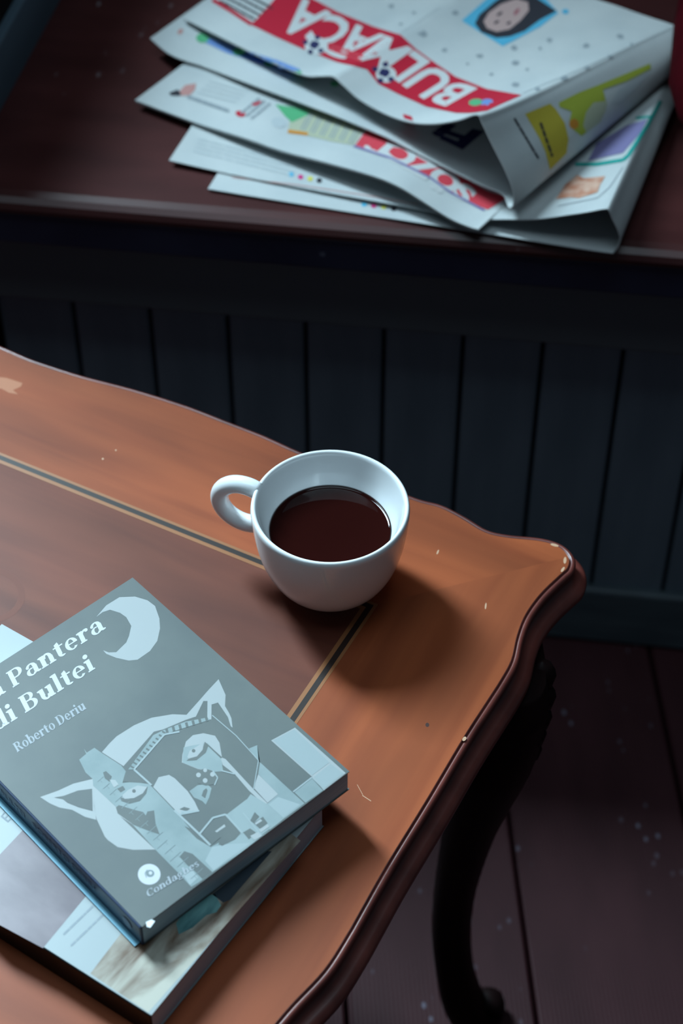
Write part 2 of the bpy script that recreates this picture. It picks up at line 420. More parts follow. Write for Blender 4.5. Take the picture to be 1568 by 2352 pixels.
# ---- plain lettering from the built-in face, bent along two pixel polylines
def face_mesh(text, bold=0.02, space=1.0):
    cu = bpy.data.curves.new('lettering', 'FONT'); cu.body = text; cu.offset = bold; cu.resolution_u = 3
    cu.space_character = space
    o = bpy.data.objects.new('lettering', cu); COL.objects.link(o)
    dg = bpy.context.evaluated_depsgraph_get(); me = bpy.data.meshes.new_from_object(o.evaluated_get(dg))
    V = [v.co.copy() for v in me.vertices]; F = [tuple(p.vertices) for p in me.polygons]
    bpy.data.objects.remove(o); bpy.data.curves.remove(cu); bpy.data.meshes.remove(me)
    x0 = min(v.x for v in V); x1 = max(v.x for v in V); y0 = min(v.y for v in V); y1 = max(v.y for v in V)
    return [((v.x - x0) / (x1 - x0), (v.y - y0) / (y1 - y0)) for v in V], F
def along(P, t):
    P = [Vector(p) for p in P]; L = [(P[i + 1] - P[i]).length for i in range(len(P) - 1)]; s = t * sum(L)
    for i, l in enumerate(L):
        if s <= l or i == len(L) - 1: return P[i].lerp(P[i + 1], s / l)
        s -= l
def face_px(text, base, top, bold=0.02, space=1.0):
    V, F = face_mesh(text, bold, space)
    W = [along(base, u).lerp(along(top, u), v) for u, v in V]
    return [[tuple(W[i]) for i in f] for f in F]
def text_rows(a, b, down, rows, wd, breaks=0.18):
    """rows of small unreadable print as broken dashes"""
    out = []; a, b, down = Vector(a), Vector(b), Vector(down)
    for r in range(rows):
        p, e = a + down * r, b + down * r; t = 0
        while t < 0.97:
            u = min(t + random.uniform(0.06, 0.22), random.uniform(0.93, 1.0))
            if u > t: out.append(bar(p.lerp(e, t), p.lerp(e, u), wd))
            t = u + breaks * random.uniform(0.08, 0.2)
    return out

# ================================================================== SETTING
# ---- floor: dark red ribbed planks running from the bench towards the camera
FANG = math.radians(3.3)
floor = root('floor', Vector((0, 0, 0)), FANG)
tag(floor, kind='structure')
obj('subfloor', *box(-2.0, 2.0, -1.0, 2.6, -0.05, -0.022), 'gap_black', floor)
V, F = box(-0.0672, 0.0672, -1.0, 2.6, -0.020, 0.0)
first = None
x_line = (MROOT[floor.name].inverted() @ Vector((0.131, 0.9, 0))).x
for k in range(-11, 9):
    if first is None: first = p = obj('plank', V, F, 'floor_red_paint', floor, bevel=0.0025)
    else:
        p = first.copy(); COL.objects.link(p); p.parent = floor
    p.location = (x_line + 0.1372 * (k + 0.5), 0.3 * math.sin(k * 2.1), 0)

# ---- wall above the bench with the window the daylight comes through
wx0, wx1, wz0, wz1 = WIN_S - WIN_W / 2, WIN_S + WIN_W / 2, WIN_Z - WIN_H / 2, WIN_Z + WIN_H / 2
wb = obj('wall_back', *joinvf(box(-2.2, wx0, 1.64, 1.74, 0, 3.0), box(wx1, 2.0, 1.64, 1.74, 0, 3.0), box(wx0, wx1, 1.64, 1.74, 0, wz0), box(wx0, wx1, 1.64, 1.74, wz1, 3.0)), 'wall_paint')
wb.rotation_euler = (0, 0, WPSI); tag(wb, kind='structure')
wf = obj('window_1', *joinvf(box(wx0 - 0.05, wx0, 1.61, 1.639, wz0 - 0.05, wz1 + 0.05), box(wx1, wx1 + 0.05, 1.61, 1.639, wz0 - 0.05, wz1 + 0.05),
    box(wx0, wx1, 1.61, 1.639, wz1, wz1 + 0.05), box(wx0, wx1, 1.58, 1.639, wz0 - 0.05, wz0)), 'window_paint', bevel=0.003)
wf.rotation_euler = (0, 0, WPSI); tag(wf, kind='structure')

# ---- built-in bench
BT = 0.455
bench = root('window_bench', MW @ Vector((0.0, 1.05, 0.0)), WPSI)
tag(bench, 'dark red painted built-in bench with navy edge and panelled front', 'bench')
S0, S1 = -0.405, 0.75
def bx(s0, s1, n0, n1, z0, z1): return box(s0, s1, n0 - 1.05, n1 - 1.05, z0, z1)
# seat board: rounded worn nose
prof = [(0.590, BT), (0.012, BT), (0.006, BT - 0.0012), (0.002, BT - 0.004), (0.0, BT - 0.008), (0.001, BT - 0.012), (0.004, BT - 0.014), (0.590, BT - 0.014)]
rings = [[(s, n, z) for n, z in prof] for s in (S0, S1)]
o = obj('seat_board', *loft(rings), 'bench_red_paint', bench, smooth=False)
obj('front_rail', *bx(S0, S1, 1.0535, 1.075, 0.4145, BT - 0.0135), 'bench_navy_paint', bench, bevel=0.0016)
obj('apron_board', *bx(S0, S1, 1.0745, 1.098, 0.3445, 0.430), 'apron_paint', bench, bevel=0.002)
obj('back_board', *bx(S0, S1, 1.1085, 1.120, 0.0, 0.44), 'gap_black', bench)
V, F = box(-0.0278, 0.0278, 0, 0.011, 0.03, 0.43)
first = None
for k in range(-7, 13):
    if first is None: first = p = obj('plank', V, F, 'plank_paint', bench, bevel=0.0022)
    else:
        p = first.copy(); COL.objects.link(p); p.parent = bench
    p.location = (0.0059 + 0.0585 * (k + 0.5), 1.0972 - 1.05, 0)
obj('skirting_board', *bx(S0, S1, 1.089, 1.0985, 0.002, 0.066), 'base_paint', bench, bevel=0.003)
# upright end of the bench on the left with a pale blue bead at its foot
def skew(d0, d1, n0, n1, z0, z1):
    V, F = box(d0, d1, n0 - 1.05, n1 - 1.05, z0, z1)
    return [(x - 0.391 + (y + 1.05 - 1.22) * 0.073, y, z) for x, y, z in V], F
obj('end_panel', *skew(-0.030, -0.0075, 1.085, 1.60, 0.0, 0.64), 'panel_black', bench, bevel=0.002)
obj('end_bead', *skew(-0.008, 0.0, 1.060, 1.60, BT - 0.012, BT + 0.046), 'trim_blue', bench, bevel=0.002)

# ---- red velvet cushion at the right
V, F = [], []
NU, NV = 28, 12
for j in range(NV + 1):
    ph = -math.pi / 2 + math.pi * j / NV
    for i in range(NU):
        a = 2 * math.pi * i / NU; e = 0.5
        ca, sa = math.cos(a), math.sin(a); cp = max(math.cos(ph), 0) ** 0.32
        x = math.copysign(abs(ca) ** e, ca) * cp; y = math.copysign(abs(sa) ** e, sa) * cp
        edge = max(abs(x), abs(y))
        V.append((x * 0.20, y * 0.155, math.sin(ph) * 0.055 * (1 - 0.5 * edge ** 4)))
for j in range(NV):
    for i in range(NU):
        k = (i + 1) % NU; F.append((j * NU + i, j * NU + k, (j + 1) * NU + k, (j + 1) * NU + i))
cush = obj('cushion', V, F, 'red_velvet', smooth=True)
cush.location = (0.431, 1.180, BT + 0.0555); cush.rotation_euler = (0, 0, math.radians(-11))
tag(cush, 'dark red velvet cushion at the right end beside the newspapers', 'cushion')

# ================================================================== COFFEE TABLE
T = 0.46
TANG = math.radians(-27.93)
TIP = at(1305, 1290, T)
HX, HY, HN = 0.365, 0.184, 0.231     # half length, half width on the bench side, on the near side
MT = Matrix.Rotation(TANG, 4, 'Z')
tc_ = TIP - (MT @ Vector((HX, HY, 0)))
table = root('coffee_table', Vector((tc_.x, tc_.y, 0)), TANG)
tag(table, 'small mahogany coffee table with scalloped moulded edge and inlaid lines', 'table')
quarter = [(0.8, -184), (0.5, -140), (1.2, -112), (1.6, -95), (0.9, -80), (-3.4, -63), (-5.6, -47), (-4.4, -29), (-0.4, -11), (1.1, -4), (-1.6, 3.2), (-9.5, 7.6),
           (-20.6, 6.8), (-39, 0.2), (-52, -1.9), (-68, 1.5), (-83, 3.4), (-99.5, 1.5), (-140, 2), (-179, 3.2), (-203, 4.9), (-230, 5.2), (-258, 5.3), (-294, 2.6), (-327, -1.9), (-353, -3.7), (-365, -4.2)]
qs = [Vector(((x / 1000 + HX), (y / 1000 + HY))) for x, y in quarter]
TIPI = 10
Q1 = qs                                             # right-mid -> far-mid
Q2 = [Vector((-p.x, p.y)) for p in reversed(qs)][1:]
def near(x, y):
    if y <= -95: return Vector((x / 1000 + HX, (-368 - y) / 1000 + HY)) if y > -184 else Vector((x / 1000 + HX, 0))
    if x > -15: return Vector(((x * 1.25 if x < 0 else x) / 1000 + HX, (-273 - (y + 95) * 1.48) / 1000 + HY))
    return Vector((x / 1000 + HX, (-413.6 - y) / 1000 + HY))
qn = [near(*p) for p in quarter]
Q3 = [Vector((-p.x, p.y)) for p in qn][1:]
Q4 = [Vector((p.x, p.y)) for p in reversed(qn)][1:-1]
PER = 5
ctrl = Q1 + Q2 + Q3 + Q4
OUT = catmull([(p.x, p.y, 0) for p in ctrl], PER, True)
NO = len(OUT)
nq = len(qs) - 1
tips = [TIPI * PER, (2 * nq - TIPI) * PER, (2 * nq + TIPI) * PER, (4 * nq - TIPI) * PER]   # far-right, far-left, near-left, near-right
NRM = []
for i in range(NO):
    t = OUT[(i + 1) % NO] - OUT[i - 1]; NRM.append(Vector((t.y, -t.x, 0)).normalized())
def ringat(wd, z): return [OUT[i] + NRM[i] * wd + Vector((0, 0, T + z)) for i in range(NO)]
mm = 0.001
mould = [(-3, -6), (-0.2, -1.4), (0.0, -0.2), (0.3, -0.1), (0.5, -1.4), (0.9, -1.9), (1.3, -1.2), (2.0, -0.8), (3.2, -1.2), (4.0, -2.2), (4.2, -3.4), (3.6, -4.4), (2.6, -5.2), (2.2, -7.4), (2.6, -9.6), (3.8, -11.6), (5.6, -12.8),
         (7.6, -13.1), (9.6, -13.6), (11.1, -15.0), (11.8, -17.2), (11.5, -19.4), (10.4, -21), (6, -21.8), (2, -22.0), (-20, -22.2)]
V, F = loft([ringat(a * mm, b * mm) for a, b in mould], True, False)
obj('edge_moulding', V, F, 'moulding_wood', table, smooth=True)
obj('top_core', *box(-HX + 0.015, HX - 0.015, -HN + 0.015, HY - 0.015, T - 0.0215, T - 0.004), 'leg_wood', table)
XI, YI, YN = HX - 0.0842, HY - 0.0822, HN - 0.0822
IC = [Vector((XI, YI, 0)), Vector((-XI, YI, 0)), Vector((-XI, -YN, 0)), Vector((XI, -YN, 0))]
for k in range(4):
    i0, i1 = tips[k], tips[(k + 1) % 4]
    seg = [OUT[i % NO] for i in range(i0, (i1 if i1 > i0 else i1 + NO) + 1)]
    poly = [IC[k]] + seg + [IC[(k + 1) % 4]]
    n = len(poly)
    V = [p + Vector((0, 0, T)) for p in poly] + [p + Vector((0, 0, T - 0.004)) for p in poly]
    F = [tuple(range(n)), tuple(reversed(range(n, 2 * n)))] + [(i, n + i, n + (i + 1) % n, (i + 1) % n) for i in range(n)]
    obj('border_veneer', V, F, 'veneer_border_x' if k in (0, 2) else 'veneer_border_y', table)
obj('field_veneer', *box(-XI, XI, -YN, YI, T - 0.004, T), 'veneer_field', table)
def frame(r0, r1, z):
    V = []
    for r in (r0, r1):
        for sx, sy in ((1, 1), (-1, 1), (-1, -1), (1, -1)): V.append((sx * (XI + r), (YI + r) if sy > 0 else -(YN + r), T + z))
    V += [(x, y, zz - 0.001) for x, y, zz in V]
    F = []
    for i in range(4):
        j = (i + 1) % 4
        F += [(4 + i, 4 + j, j, i), (12 + j, 12 + i, 8 + i, 8 + j), (4 + j, 4 + i, 12 + i, 12 + j), (i, j, 8 + j, 8 + i)]
    return V, F
obj('inlay_string', *frame(-0.0040, -0.0016, 0.00010), 'inlay_light', table)
obj('inlay_string', *frame(-0.0016, 0.0016, 0.00012), 'inlay_dark', table)
obj('inlay_string', *frame(0.0016, 0.0034, 0.00010), 'inlay_light', table)
# apron under the top
for args in ((-0.30, 0.30, HY - 0.055, HY - 0.038), (-0.30, 0.30, -HN + 0.038, -HN + 0.055), (HX - 0.055, HX - 0.038, -0.15, 0.12), (-HX + 0.038, -HX + 0.055, -0.15, 0.12)):
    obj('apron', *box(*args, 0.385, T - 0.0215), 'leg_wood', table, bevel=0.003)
# cabriole legs
legp = [(0.438, -14, -70, 30), (0.42, -10, -72, 30), (0.395, -7, -75, 28), (0.36, -7, -75, 24), (0.31, -14, -69, 19.5), (0.26, -22, -62, 16.5), (0.20, -30, -54, 14.6), (0.15, -35, -48, 13.8),
        (0.10, -35, -47, 13.6), (0.06, -30, -48, 13.8), (0.035, -24, -49, 15), (0.018, -19, -48, 16), (0.008, -17, -47, 15), (0.0, -17, -47, 11)]   # height, then mm in from the corner, then radius
for sx in (1, -1):
    for sy in (1, -1):
        hy = HY if sy > 0 else HN
        dg = Vector((sx * 0.883, sy * 0.468, 0)).normalized(); sd = Vector((-dg.y, dg.x, 0))
        loc = lambda x, y, z: Vector((sx * (HX + x * mm), sy * (hy + y * mm), z))
        P = catmull([(x, y, z * 1000) for z, x, y, r in legp], 4); RR = catmull([(r, 0, 0) for z, x, y, r in legp], 4)
        rings = []
        for p, rr in zip(P, RR):
            r = rr.x * mm; z = max(p.z, 0) * mm; ring = []; ex = 0.6 if z > 0.41 else 0.85
            for k in range(20):
                a = 2 * math.pi * k / 20; ca, sa = math.cos(a), math.sin(a)
                ring.append(loc(p.x, p.y, z) + dg * (r * math.copysign(abs(ca) ** ex, ca)) + sd * (r * math.copysign(abs(sa) ** ex, sa)))
            rings.append(ring)
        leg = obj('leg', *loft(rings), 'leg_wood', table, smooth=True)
        # carved leaf on the knee: overlapping lobes down the outer side
        parts = []
        for j in range(7):
            z = 0.428 - 0.0150 * j; rr = 0.0105 - 0.0006 * j
            i_ = min(range(len(P)), key=lambda i: abs(P[i].z * mm - z)); o_ = RR[i_].x * mm - 0.003
            for s in (-1, 0, 1):
                cV, cF = [], []
                c = loc(P[i_].x, P[i_].y, z - (0.004 if s else 0)) + dg * (o_ - (0.006 if s else 0)) + sd * (s * (0.014 - j * 0.0009))
                for a in range(7):
                    ph = -math.pi / 2 + math.pi * a / 6
                    for b in range(8):
                        th = 2 * math.pi * b / 8
                        cV.append(c + dg * (rr * 0.8 * math.cos(ph) * math.cos(th)) + sd * (rr * 0.8 * math.cos(ph) * math.sin(th)) + Vector((0, 0, rr * 1.15 * math.sin(ph))))
                for a in range(6):
                    for b in range(8): cF.append((a * 8 + b, a * 8 + (b + 1) % 8, (a + 1) * 8 + (b + 1) % 8, (a + 1) * 8 + b))
                parts.append((cV, cF))
        obj('knee_carving', *joinvf(*parts), 'leg_wood', leg, smooth=True)
        # scrolled toe
        ctr = loc(-8, -39, 0.0150); sp = []
        for k in range(26):
            a = -math.pi * 0.6 + k * 0.36; r = 0.0115 * (1 - k / 34)
            sp.append(ctr + dg * (r * math.cos(a)) + Vector((0, 0, r * math.sin(a) * 0.9)))
        V, F = tube(sp, [0.0052 * (1 - k / 60) for k in range(26)], 10)
        V = [Vector(v) + sd * ((Vector(v) - ctr).dot(sd) * 1.2) for v in V]
        V = [Vector((v.x, v.y, max(v.z, 0.0005))) for v in V]
        obj('scroll_toe', V, F, 'leg_wood', leg, smooth=True)
# wear: pale chips where the varnish has gone, a knot, an old ring mark
ts = plane_surf(T)
laid('worn_patch', [[(-30, 862), (15, 868), (52, 880), (48, 888), (30, 896), (42, 906), (20, 902), (4, 893), (-30, 890)]], 'worn_wood', table, ts)
laid('worn_patch', [disc(1066, 1697, 6, 4, 9, -0.9), disc(1273, 1252, 10, 3, 9, 0.25), disc(1297, 1287, 3.5, 8, 9, 0.1), disc(1292, 1308, 3, 7, 9, 0.6), disc(1005, 1268, 2, 6, 7, 0.4), disc(1115, 1392, 2, 8, 7, 0.1),
                    bar((832, 1827), (852, 1840), 1.6), bar((820, 1802), (833, 1826), 1.0), disc(236, 1054, 2.2), disc(266, 1034, 1.8)], 'bare_chip', table, ts, each=True)
rg = [[(-32 + (74 + a_) * math.cos(t_) , 1366 + (54 + a_ * 0.75) * math.sin(t_)) for t_, a_ in ((k * 0.2 - 1.3, 0), (k * 0.2 - 1.1, 0), (k * 0.2 - 1.1, 16), (k * 0.2 - 1.3, 16))] for k in range(13)]
laid('ring_stain', rg, 'ring_haze', table, ts)
laid('knot', [disc(981, 1665, 4.5, 5, 10)], 'dark_knot', table, ts)

# ================================================================== CUP
RIMC = at(758, 1160, T + 0.064)
cup = root('tea_cup', Vector((RIMC.x, RIMC.y, T)))
tag(cup, 'thick white porcelain cup with ring handle, half full of dark tea', 'cup')
outer = [(0.0195, 0.0), (0.0212, 0.0006), (0.0220, 0.0022), (0.0222, 0.0036), (0.0250, 0.0056), (0.0290, 0.0092), (0.0330, 0.0148), (0.0365, 0.0222), (0.0392, 0.031), (0.0411, 0.041), (0.0423, 0.051), (0.0429, 0.058),
         (0.04305, 0.0610), (0.0427, 0.0630), (0.0418, 0.0639), (0.0408, 0.0637), (0.0400, 0.0625), (0.0393, 0.0600), (0.0382, 0.056), (0.0362, 0.050), (0.0332, 0.0440), (0.0290, 0.0370), (0.0230, 0.030), (0.012, 0.026), (0.001, 0.025)]
P = catmull([(r, z, 0) for r, z in outer], 3)
obj('bowl', *lathe([(p.x, p.y) for p in P], 96), 'porcelain', cup, smooth=True)
ha = math.radians(160); hd = Vector((math.cos(ha), math.sin(ha), 0))
path, rad = [], []
for k in range(33):
    a = math.radians(-126 + 246 * k / 32)
    path.append(hd * (0.0497 + 0.0155 * math.cos(a)) + Vector((0, 0, 0.0466 + 0.0150 * math.sin(a))))
    rad.append(0.0051)
obj('handle', *tube(path, rad, 18), 'porcelain', cup, smooth=True)
TZ, TR = 0.0440, 0.0334
tprof = [(0.0150, TZ - 0.006), (TR - 0.004, TZ - 0.004), (TR - 0.0002, TZ + 0.0009), (TR - 0.0010, TZ + 0.0003), (TR - 0.0022, TZ + 0.00005), (TR - 0.004, TZ), (0.001, TZ)]
tea = obj('tea', *lathe(tprof, 96), 'tea', cup, smooth=True)

# ================================================================== BOOKS
def book(name, ctr, rz, W, H, z0, th, cover, spine, pages, ct=0.0005, bulge=0.0):
    b = root(name, Vector((ctr.x, ctr.y, z0)), rz)
    x0, x1, y0, y1 = -W / 2, W / 2, -H / 2, H / 2
    obj('page_block', *box(x0 + 0.0012, x1 - 0.0006, y0 + 0.0006, y1 - 0.0006, ct, th - ct), pages, b)
    obj('back_cover', *box(x0 + 0.0008, x1, y0, y1, 0, ct), cover, b)
    obj('front_cover', *box(x0 + 0.0008, x1, y0, y1, th - ct, th), cover, b)
    obj('spine', *box(x0 - bulge, x0 + 0.0012, y0, y1, 0, th - 0.0001), spine, b, bevel=min(0.0016, th * 0.2), seg=3)
    return b
Z1 = T + 0.0192
D = at(345, 2335, Z1)
ax = math.radians(56); ex_, ey_ = Vector((math.cos(ax), math.sin(ax), 0)), Vector((-math.sin(ax), math.cos(ax), 0))
W2, H2 = 0.141, 0.210
low = book('paperback_book', D + ex_ * W2 / 2 + ey_ * H2 / 2, ax, W2, H2, T + 0.0004, 0.0188, 'cover_gloss_pale', 'spine_black', 'page_edges_dull')
tag(low, 'glossy pale paperback with photo bands and black spine under the other book', 'book')
Z2 = Z1 + 0.0004 + 0.0155
A, B_, C_ = at(307, 1320, Z2), at(792, 1772, Z2), at(320, 2140, Z2)
bx_ = math.radians(42.4)
top = book('paperback_book', (A + C_) / 2, bx_, 0.132, 0.173, Z1 + 0.0004, 0.0155, 'cover_grey', 'spine_navy', 'page_edges', bulge=0.0004)
tag(top, 'grey paperback with white moon and cat-faced castle drawing on cover', 'book')

# ---- print on the upper book
s2 = plane_surf(Z2)
def c0(*P): return [(x / 3.484, 1300 + y / 3.484) for x, y in P]
def c1(*P): return [(80 + x / 3.7333, 1520 + y / 3.7333) for x, y in P]
def c2(*P): return [(400 + x / 3.7333, 1540 + y / 3.7333) for x, y in P]
def c4(*P): return [(200 + x / 3.136, 1850 + y / 3.136) for x, y in P]
ti = serif_px('La Pantera', 3, c0((105, 975))[0], c0((842, 505))[0], (-17.0, -33.5))
ti += serif_px('di Bultei', 3, c0((203, 1178))[0], c0((762, 822))[0], (-17.5, -34.5))
laid('title_lettering', ti, 'title_white', top, s2, 3)
laid('author_lettering', serif_px('Roberto Deriu', 0, c0((138, 1492))[0], c0((692, 1142))[0], (-11.0, -19.0)), 'author_grey', top, s2, 3)
moon = c0((770, 408), (850, 315), (955, 250), (1080, 245), (1180, 275), (1240, 320), (1275, 420), (1280, 500), (1258, 600), (1200, 680), (1100, 750), (1030, 757), (930, 735), (850, 703), (825, 675),
          (870, 692), (930, 690), (1010, 612), (1032, 560), (1050, 480), (1010, 410), (960, 375), (880, 350), (820, 370))
laid('moon_print', [moon], 'cover_white', top, s2, 1)
white = [
    c1((575, 775), (640, 700), (700, 640), (850, 545), (1000, 480), (1180, 450), (1300, 455), (1420, 320), (1490, 240)) + c2((380, 75), (440, 210), (435, 305), (470, 365), (490, 410), (500, 490), (484, 478), (460, 400), (375, 275), (320, 292), (318, 420), (283, 420), (285, 262), (250, 262), (186, 395)) +
    c1((1290, 500), (1100, 580), (1020, 600), (760, 895), (690, 850)),
    c1((497, 1060), (495, 1200), (530, 1350), (600, 1500)) + c4((150, 250), (220, 300), (330, 320), (490, 318), (240, 80)) + c1((860, 1410), (690, 1240)),
    c1((45, 1160), (200, 1105), (330, 1045), (495, 1005), (525, 1355), (430, 1330), (320, 1270), (210, 1250), (130, 1215)),
    c1((1015, 1075), (1060, 990), (1150, 970), (1200, 1000), (1310, 1110), (1370, 1200), (1410, 1285), (1320, 1275), (1240, 1310)),
    c2((65, 790), (70, 720), (100, 610), (160, 555), (250, 538), (350, 560), (388, 620), (410, 750), (412, 860), (330, 870), (200, 845)),
    c2((830, 600), (1035, 490), (1470, 880), (1280, 1028), (1185, 915)),
    c2((720, 890), (890, 1060), (800, 1135), (680, 1005)),
    c2((405, 745), (440, 760), (560, 890), (690, 1030), (800, 1140), (770, 1150), (640, 1030), (520, 890), (415, 810)),
]
laid('cat_face_print', white, 'cover_white', top, s2, 1)
stone = [
    c1((380, 840), (440, 790), (420, 745), (445, 780), (510, 738), (570, 780), (740, 890), (780, 940), (750, 1040), (850, 1028), (980, 1050), (1015, 1085), (1230, 1310), (1330, 1430)) +
    c4((700, 150), (790, 240), (890, 300), (960, 262), (1060, 205), (1130, 200), (1200, 255), (1330, 165), (1100, 345), (905, 480), (800, 557), (750, 587), (650, 480), (490, 318)) +
    c1((860, 1420), (690, 1238), (500, 1065), (495, 1005), (435, 950)),
    c2((70, 790), (80, 660), (170, 640), (285, 622), (400, 745), (420, 865), (340, 870), (200, 842)),
    c2((130, 1035), (200, 985), (280, 972), (320, 1010), (300, 1090), (270, 1150), (240, 1120), (170, 1090)),
    c2((640, 670), (712, 640), (722, 775), (900, 940), (1117, 1140), (930, 1278), (790, 1150), (890, 1062), (720, 888), (735, 790)),
    c2((1030, 1045), (1180, 925), (1275, 1030), (1125, 1135)),
    c2((655, 1060), (800, 1150), (930, 1280), (820, 1365), (740, 1240), (620, 1110)),
    c2((450, 1235), (620, 1105), (700, 1190), (760, 1260), (830, 1350), (680, 1460), (570, 1400)),
]
laid('castle_print', stone, 'cover_stone', top, s2, 2)
pale = [c2((850, 600), (1030, 505), (1330, 790), (1180, 900)), c2((1195, 915), (1340, 800), (1450, 885), (1285, 1015)), c2((810, 1150), (890, 1085), (1080, 1150), (935, 1262)),
        c4((800, 520), (740, 575), (690, 500), (760, 470)), c4((900, 300), (1000, 280), (1180, 270), (1000, 400), (910, 470), (850, 400))]
laid('castle_highlight_print', pale, 'cover_stone_pale', top, s2, 3)
grey = [
    c1((165, 1165), (250, 1150), (370, 1105), (490, 1090), (495, 1280), (380, 1250), (280, 1210), (240, 1178)),
    c1((695, 1250), (720, 1230), (850, 1270), (930, 1290), (950, 1320), (965, 1285), (1022, 1275), (1035, 1390), (1070, 1482), (950, 1440), (850, 1400), (710, 1300)),
    c1((735, 1165), (800, 1180), (870, 1160), (930, 1110), (968, 1070), (955, 1130), (900, 1195), (810, 1218), (740, 1195)),
    c1((585, 950), (610, 938), (660, 985), (640, 1030), (600, 1000)), c1((705, 1090), (755, 1065), (775, 1095), (735, 1120)),
    c1((760, 1030), (800, 955), (840, 950), (950, 1040)),
    c1((1240, 1265), (1280, 1245), (1330, 1260), (1300, 1280)),
    c2((105, 775), (125, 758), (190, 740), (240, 690), (262, 612), (295, 640), (270, 705), (190, 770)),
    c2((280, 640), (295, 640), (410, 745), (400, 755)),
    c2((178, 915), (210, 858), (262, 842), (330, 862), (368, 920), (340, 978), (270, 988), (205, 968)),
    c2((235, 1075), (250, 1030), (275, 1010), (285, 1030), (265, 1095)),
    c2((240, 1400), (330, 1290), (440, 1240), (570, 1395), (520, 1450), (410, 1505), (380, 1490), (400, 1430), (330, 1490)),
    c2((650, 1290), (690, 1215), (730, 1255), (680, 1310)), c2((680, 1310), (760, 1255), (800, 1310), (735, 1360)), c2((590, 1390), (650, 1355), (700, 1390), (640, 1450)),
    c4((665, 370), (700, 330), (760, 350), (900, 480), (830, 530), (760, 460), (720, 430)),
]
laid('shade_print', grey, 'cover_grey', top, s2, 4)
bits = [c1((745, 1150), (800, 1100), (880, 1062), (962, 1075), (925, 1130), (850, 1170), (770, 1178)),
        c2((112, 745), (132, 690), (200, 650), (252, 612), (245, 680), (195, 738), (125, 757)),
        disc(*c2((208, 897))[0], 5.5), disc(*c2((328, 892))[0], 5.5), disc(*c2((265, 945))[0], 5.5), disc(*c2((265, 857))[0], 4.5),
        c1((640, 1012), (690, 1015), (718, 1055), (680, 1080)),
        c2((350, 1380), (430, 1320), (440, 1340), (365, 1390)), c2((650, 1420), (720, 1385), (755, 1420), (690, 1455)), c2((690, 1310), (740, 1275), (755, 1290), (700, 1325)), c2((725, 1365), (800, 1320), (815, 1340), (745, 1390))]
laid('eye_print', bits, 'cover_white', top, s2, 5, each=True)
laid('pupil_print', [disc(*c1((850, 1110))[0], 4.2), disc(*c2((166, 690))[0], 4.2)], 'cover_grey', top, s2, 6, each=True)
# battlement teeth, roof lines and masonry joints
teeth = []
for k in range(11):
    p = Vector(c1((835, 900))[0]).lerp(Vector(c1((1110, 605))[0]), k / 10); teeth.append(bar(p - Vector((5, 2)), p + Vector((5, 4)), 4.0))
for k in range(7):
    p = Vector(c1((1130, 590))[0]).lerp(Vector(c1((1470, 490))[0]), k / 6); teeth.append(bar(p - Vector((1, 5)), p + Vector((2, 6)), 6.0))
laid('parapet_print', [c1((800, 925), (1015, 630), (1100, 588), (1290, 515), (1480, 478), (1500, 498), (1250, 578), (1115, 622), (860, 925))], 'cover_stone', top, s2, 3)
laid('battlement_print', teeth, 'cover_grey', top, s2, 4)
lines = polyline(c1((850, 925), (1110, 625), (1240, 600)), 4.2) + polyline(c1((850, 925), (1000, 1060)), 4.5) + polyline(c2((325, 385), (530, 560), (722, 772)), 2.2) + polyline(c2((722, 772), (680, 1020)), 2.2) + \
    polyline(c2((1020, 1042), (1180, 918)), 3.5) + polyline(c2((1180, 918), (1290, 1025)), 2.5) + polyline(c2((220, 1400), (330, 1265), (440, 1235), (585, 1395)), 4.5) + polyline(c2((0, 1200), (210, 1400), (310, 1500)), 5.0) + \
    polyline(c2((170, 1210), (60, 1215)), 5) + polyline(c2((30, 1240), (215, 1205)), 3.5) + polyline(c2((590, 1220), (750, 1420)), 3.0) + polyline(c2((405, 860), (520, 890)), 3) + polyline(c2((330, 860), (372, 920), (345, 985)), 3)
laid('roof_line_print', lines, 'cover_stone_pale', top, s2, 5)
random.seed(3)
joints = []
for k in range(16):
    t = k / 15; a = Vector(c1((560, 1010))[0]).lerp(Vector(c4((780, 500))[0]), t); n = Vector((0.62, -0.55)) * (11 + 11 * t)
    o_ = random.uniform(-0.3, 0.3); joints.append(bar(a - n * (1 + o_), a + n * (1 - o_), 1.1))
    joints.append(bar(a + n * o_, a + n * o_ + Vector((6, 6)), 1.0))
laid('masonry_print', joints, 'cover_line', top, s2, 5)
lg = c4((447, 497))[0]
laid('publisher_mark', [disc(lg[0], lg[1], 26, 24, 28)], 'title_white', top, s2, 3)
laid('publisher_mark_centre', [disc(lg[0] + 2, lg[1] - 2, 10, 8.5, 16)] + polyline([(lg[0] - 6, lg[1] + 8), (lg[0] - 10, lg[1] - 2), (lg[0] - 4, lg[1] - 11)], 1.6), 'cover_line', top, s2, 4)
laid('publisher_mark_dot', [disc(lg[0] + 3, lg[1] - 3, 4, 4, 12)], 'title_white', top, s2, 5)
laid('publisher_lettering', serif_px('Condaghes', 0, c4((440, 665))[0], c4((808, 435))[0], (-6.0, -15.0)), 'author_grey', top, s2, 6)
laid('worn_corner', [[(335, 2118), (348, 2112), (356, 2116), (351, 2123), (345, 2131), (337, 2129)]], 'tear_white', top, s2, 3)
